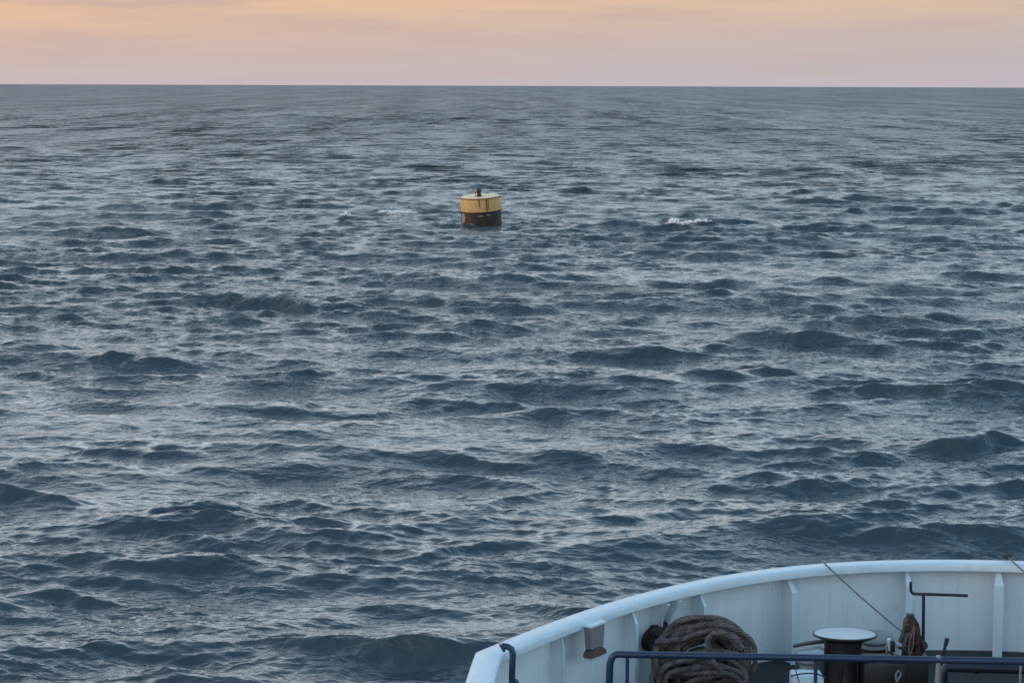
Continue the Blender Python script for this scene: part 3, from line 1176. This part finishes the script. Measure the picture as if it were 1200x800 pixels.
def wp(px, py, y=26.6):
    return aty(px, py, y)


def zbox(x0, y0, x1, y1, yd, dep, m_, name, bev=0.012, rot=None):
    a, c = wp(x0, y0, yd), wp(x1, y1, yd)
    b = MB()
    b.box(((a.x + c.x) / 2, yd + dep / 2, (a.z + c.z) / 2), (abs(c.x - a.x), dep, abs(a.z - c.z)), rot=rot, bev=bev)
    return b.build(name, m_, wd)


zbox(1050, 770, 1088, 826, 26.3, 0.8, M_BLACK, 'gearbox', 0.03)
zbox(1012, 776, 1062, 826, 26.2, 0.5, M_BLACK, 'motor', 0.05)
b = MB()
b.prism([wp(x, y, 26.55) for x, y in [(1055, 772), (1056, 752), (1060, 742), (1061, 730), (1065, 724), (1073, 724), (1077, 731), (1079, 743), (1083, 755), (1084, 772)]], (0, 0.16, 0))
b.build('side_frame', M_RUSTY, wd, smooth=False)
b = MB()
b.prism([wp(x, y, 26.30) for x, y in [(1059, 772), (1060, 757), (1064, 745), (1070, 742), (1076, 747), (1080, 758), (1080, 772)]], (0, 0.16, 0))
b.build('side_frame', M_RUSTY, wd, smooth=False)
zbox(1063.5, 719.5, 1071.5, 727, 26.58, 0.10, M_BLACK, 'clamp_head', 0.008)
for (x, y, yy, r) in ((1064, 735, 26.5, 0.05), (1074, 737, 26.5, 0.045), (1069, 747, 26.26, 0.06), (1062, 760, 26.24, 0.05), (1077, 762, 26.24, 0.05)):
    c = wp(x, y, yy)
    b = MB()
    b.lathe(c, [(0, -0.06), (r * 0.6, -0.058), (r * 0.62, -0.03), (r, -0.028), (r, 0.03), (0, 0.03)], 8, (0, 1, 0))
    b.build('bolt', M_RUSTY, wd, smooth=False)
for k, (x, y) in enumerate([(1072, 736), (1074, 742), (1071, 748), (1076, 753), (1072, 759), (1078, 764)]):
    b = MB()
    c = wp(x, y, 26.2)
    an = 0.6 + k * 1.3
    pp = [c + Vector((0.045 * math.cos(t) * math.cos(an), 0.05 * math.cos(t) * math.sin(an), 0.07 * math.sin(t))) for t in np.linspace(0, 6.283, 15)[:-1]]
    b.tube(pp, 0.014, 6, closed=True)
    b.build('chain_link', M_RUSTY, wd)
b = MB()
b.tube([wp(x, y, 26.12) for x, y in [(1071, 733), (1069, 742), (1066, 752), (1065, 763), (1067, 771)]], 0.008, 6)
b.tube([wp(x, y, 26.11) for x, y in [(1072, 735), (1071, 745), (1070, 757), (1066, 768)]], 0.008, 6)
b.build('wire_turns', M_TWINE, wd)
b = MB()
c = wp(1082, 756, 26.25)
b.lathe(c, [(0, -0.08), (0.03, -0.08), (0.035, -0.02), (0.055, -0.01), (0.055, 0.03), (0, 0.03)], 18, (0, 1, 0))
b.build('hand_knob', M_RUSTY, wd)
zbox(1044, 751, 1049, 764, 26.3, 0.08, M_BLACK, 'lug')
b = MB()
b.prism([wp(x, y, 26.35) for x, y in [(1040.5, 749), (1044, 748), (1044, 763), (1041.5, 762)]], (0, 0.05, 0))
b.prism([wp(x, y, 26.35) for x, y in [(1046, 752), (1057, 754.5), (1057, 757), (1048.5, 756), (1048.5, 760), (1057, 762), (1056, 767.5), (1046, 764)]], (0, 0.06, 0))
b.build('clamp_bracket', M_CAP, wd, smooth=False, label='white painted clamp bracket')
b = MB()
b.tube([wp(x, y, 26.15) for x, y in [(1050, 796), (1050, 789), (1053, 785), (1056, 789), (1053, 795), (1050, 799)]], 0.014, 6)
b.build('shackle', M_GREY, wd)

# crank handle
cr = thing('crank_handle', 'black bent rod crank handle standing up in front of the bulwark', 'crank', tuple(Vector((wp(1083, 760, 27.0).x, 27.0, DZ))))
b = MB()
b.tube([aty(x, y, 27.0) for x, y in [(1067.3, 681), (1067.3, 688), (1067.6, 692), (1069.5, 694.8), (1073, 695.4), (1090, 695.9), (1110, 696.6), (1134, 697.4)]], 0.019, 10)
b.build('grip_bar', M_DKBLUE, cr)
b = MB()
p1, p0 = aty(1082.3, 696, 27.0), aty(1081.8, 757, 27.0)
b.tube([p1, p0, Vector((p0.x, 27.0, DZ))], 0.021, 10)
b.build('spindle', M_DKBLUE, cr)

lv = thing('control_lever', 'short black tilted lever behind the blue rail on the dark deck', 'lever', tuple(Vector((wp(1103, 780, 26.2).x, 26.2, DZ))))
b = MB()
t0, t1 = aty(1110, 747, 26.2), aty(1104, 772, 26.2)
d_ = (t1 - t0)
b.tube([t0.lerp(t1, 0.3), t1, t1 + d_ * ((t1.z - DZ) / -d_.z)], 0.018, 8)
b.build('rod', M_BLACK, lv)
b = MB()
b.tube([t0, t0.lerp(t1, 0.35)], 0.026, 10)
b.build('grip', M_DKBLUE, lv)

# grey flat hatch under the added shadow bar at lower right
hq = at(1160, 800, DZ)
ht = thing('deck_hatch', 'flat grey deck hatch below the blue rail at lower right', 'hatch', (hq.x + 0.3, 23.6, DZ))
hz = DZ + 0.35
hl, hr, hy = aty(1107, 789, 24.2).x, aty(1107, 789, 24.2).x + 2.2, 24.15
hz = aty(1150, 790, hy + 0.35).z
b = MB()
b.box(((hl + hr) / 2, hy - 0.7, hz - 0.03), (hr - hl, 1.4, 0.06), bev=0.015)
b.build('cover', M_LOCKER, ht)
b = MB()
b.box(((hl + hr) / 2, hy - 0.7, (hz - 0.06 + DZ) / 2), (hr - hl - 0.12, 1.28, hz - 0.06 - DZ - 0.004))
b.build('coaming', M_LOCKER, ht, smooth=False)

# ------------------------------------------------------------------ wires over the bulwark
def wire(a, c, sag, r, label):
    b = MB()
    pp = []
    for k in range(13):
        u = k / 12
        p = a.lerp(c, u)
        p.z -= sag * 4 * u * (1 - u)
        pp.append(p)
    b.tube(pp, r, 6)
    tag(b.build('wire_stay', M_WIRE), label, 'wire')


pa = at(966, 659.5, RZ + 0.03)
wire(pa, aty(1056, 739, 26.6), 0.02, 0.011, 'thin wire running from the bulwark cap down to the rusty windlass')
pb = at(1181, 652, RZ + 0.05)
wire(pb, aty(1230, 693, 27.2), 0.02, 0.012, 'short wire crossing the bulwark cap at the right edge of the frame')
bk = thing('cable_shackle', 'small rusty shackle on top of the bulwark cap at right edge', 'shackle', tuple(pb))
b = MB()
ring = [pb + Vector((0.03 * math.cos(a), 0.012 * math.sin(a), 0.02 * math.sin(a))) for a in np.linspace(0, 2 * math.pi, 17)[:-1]]
b.tube(ring, 0.011, 7, closed=True)
b.build('bow', M_RUSTY, bk)
b = MB()
b.tube([pb + Vector((-0.07, 0.02, -0.01)), pb + Vector((-0.02, 0, 0.01)), pb + Vector((0.06, 0, 0.02))], 0.012, 6)
b.build('pin', M_RUSTY, bk)

# ------------------------------------------------------------------ mooring buoy
BY = CAM_H / math.tan(math.atan((262 - 98) / F))
bc = aty(564.5, 262, BY)
scl = BY / F
BR = 23.6 * scl
tilt = Matrix.Rotation(R(4.5), 3, 'X') @ Matrix.Rotation(R(-3.2), 3, 'Y')      # leans with the swell
buoy = thing('mooring_buoy', 'yellow and black drum shaped mooring buoy tilted on the open sea', 'buoy', (bc.x, bc.y, 0.0))
axb = tilt @ Vector((0, 0, 1))
B0 = Vector((bc.x, bc.y, 0.08))
HT = 31.5 * scl - 0.2 + 0.3
HM = HT - 16.5 * scl
b = MB()
b.lathe(B0, [(BR * 0.985, HM), (BR, HM + 0.02), (BR * 1.0, HT - 0.10), (BR * 0.985, HT - 0.02)], 72, axb)
b.build('yellow_band', M_YELLOW, buoy)
b = MB()
b.lathe(B0, [(0, HT + 0.05), (BR * 0.5, HT + 0.03), (BR * 0.955, HT - 0.005), (BR * 0.985, HT - 0.03)], 72, axb)
b.build('top_plate', M_BUOYTOP, buoy, label='pale yellow top plate')
b = MB()
b.lathe(B0, [(BR * 0.97, HT - 0.03), (BR * 1.015, HT - 0.05), (BR * 1.015, HT - 0.13), (BR * 1.0, HT - 0.14)], 72, axb)
b.build('rim_bar', M_OUTLINE, buoy)
b = MB()
b.lathe(B0, [(0, -2.2), (BR * 0.98, -2.2), (BR * 1.0, 0.1), (BR * 1.0, HM - 0.10), (BR * 1.02, HM - 0.06), (BR * 1.02, HM + 0.02), (BR * 0.99, HM + 0.03)], 72, axb)
b.build('black_base', M_BUOYBLK, buoy)
q = tilt


def bp(az, r, h):
    return B0 + q @ Vector((r * math.sin(az), -r * math.cos(az), h))


# ladder-like vertical rubbing bars and scale patches
for az, h0, h1, wdt in ((R(18), HM + 0.1, HT - 0.1, 0.07), (R(24), HM + 0.2, HT - 0.1, 0.03), (R(-3), HM + 0.6, HT - 0.1, 0.05)):
    b = MB()
    b.tube([bp(az, BR * 1.01, h0), bp(az, BR * 1.01, h1)], wdt, 8)
    b.build('rubbing_bar', M_OUTLINE, buoy)
rr = random.Random(4)
for az, h, sx, sz in ((R(0), HM - 0.38, 0.30, 0.07), (R(22), HM - 0.34, 0.24, 0.07), (R(-58), HM - 0.55, 0.24, 0.45), (R(-66), HM - 0.75, 0.22, 0.5), (R(-32), HM - 1.3, 0.5, 0.1)):
    b = MB()
    n = 12
    ringp = []
    for k in range(n):
        a = 2 * math.pi * k / n
        m_ = 1 + rr.uniform(-0.3, 0.3)
        ringp.append((az + sx * m_ * math.cos(a) / BR, h + sz * m_ * math.sin(a)))
    cv = b.bm.verts.new(bp(az, BR * 1.02, h))
    v1 = [b.bm.verts.new(bp(a_, BR * 1.012, h_)) for a_, h_ in ringp]
    v2 = [b.bm.verts.new(bp(az + (a_ - az) * 1.1, BR * 0.99, h + (h_ - h) * 1.1)) for a_, h_ in ringp]
    for k in range(n):
        b.bm.faces.new((cv, v1[k], v1[(k + 1) % n]))
        b.bm.faces.new((v1[k], v2[k], v2[(k + 1) % n], v1[(k + 1) % n]))
    b.build('scale_patch', M_BARNACLE, buoy)
# mooring post and eye on top
pt = B0 + q @ Vector((-0.10, -0.25 * BR, HT))
b = MB()
b.lathe(pt, [(0, 0), (0.34, 0.0), (0.34, 0.08), (0.24, 0.12), (0.22, 0.55), (0.27, 0.60), (0.27, 0.78), (0.0, 0.80)], 16, axb)
b.build('mooring_post', M_BUOYBLK, buoy)
b = MB()
pe = pt + axb * 0.78
b.tube([pe + Vector((0.13 * math.cos(a), 0.03 * math.sin(2 * a), 0.13 * math.sin(a))) for a in np.linspace(0, 2 * math.pi, 17)[:-1]], 0.04, 7, closed=True)
b.build('eye', M_BUOYBLK, buoy)
b = MB()
b.tube([pt + Vector((-0.42, 0, 0.02)), pt + Vector((-0.42, 0, 0.38)), pt + Vector((-0.36, 0, 0.42)), pt + Vector((-0.15, 0, 0.42))], 0.035, 7)
b.build('bracket', M_OUTLINE, buoy)

# ------------------------------------------------------------------ whitecaps: heaps of foam breaking on two crests


def foam(name, label, spots, seed, z_up=0.0):
    """spots: (px, py, half width px, half height px) in the frame, at the crest's distance"""
    rr = np.random.default_rng(seed)
    bm = bmesh.new()
    py0 = max(s[1] + s[3] for s in spots)
    yy = CAM_H / math.tan(math.atan((py0 + 1.0 - 98) / F)) - z_up
    for px, py, hw, hh, n in spots:
        for _ in range(int(n * 2.2)):
            a = rr.uniform(0, 6.283)
            rad = rr.uniform(0, 1) ** 0.6
            p = aty(px + hw * rad * math.cos(a), py + hh * rad * math.sin(a), yy)
            s = rr.uniform(0.05, 0.15) * (1.2 - rad * 0.8)
            m4 = (Matrix.Translation(p + Vector((0, rr.uniform(-0.5, 0.5), 0))) @ Euler(rr.uniform(0, 6.28, 3).tolist()).to_matrix().to_4x4()
                  @ Matrix.Diagonal((s * rr.uniform(0.8, 1.6), s * rr.uniform(0.8, 1.6), s * rr.uniform(0.3, 0.6), 1)))
            bmesh.ops.create_icosphere(bm, subdivisions=1, radius=1.0, matrix=m4)
    me = bpy.data.meshes.new(name)
    bm.to_mesh(me)
    bm.free()
    o = link(name, me, M_FOAM)
    me.shade_smooth()
    tag(o, label, 'whitecap', kind='stuff')
    return o


foam('breaking_foam', 'white foam blob and streak of a breaking crest right of the buoy',
     [(790, 259.5, 6.5, 4.0, 190), (787, 262, 7, 2.0, 60), (799, 261.5, 9, 1.6, 80), (810, 260.2, 8, 1.2, 80), (819, 258.6, 5, 1.4, 70), (828, 258.6, 7, 0.5, 14), (800, 263.0, 14, 0.6, 40)], 5, 1.0)
foam('breaking_foam', 'thin pinkish line of foam on the dark crest left of the buoy',
     [(465, 249.5, 13, 2.4, 230), (450, 248, 8, 1.3, 35), (480, 249.0, 10, 1.3, 60), (405, 251, 8, 0.7, 20)], 9, 5.0)
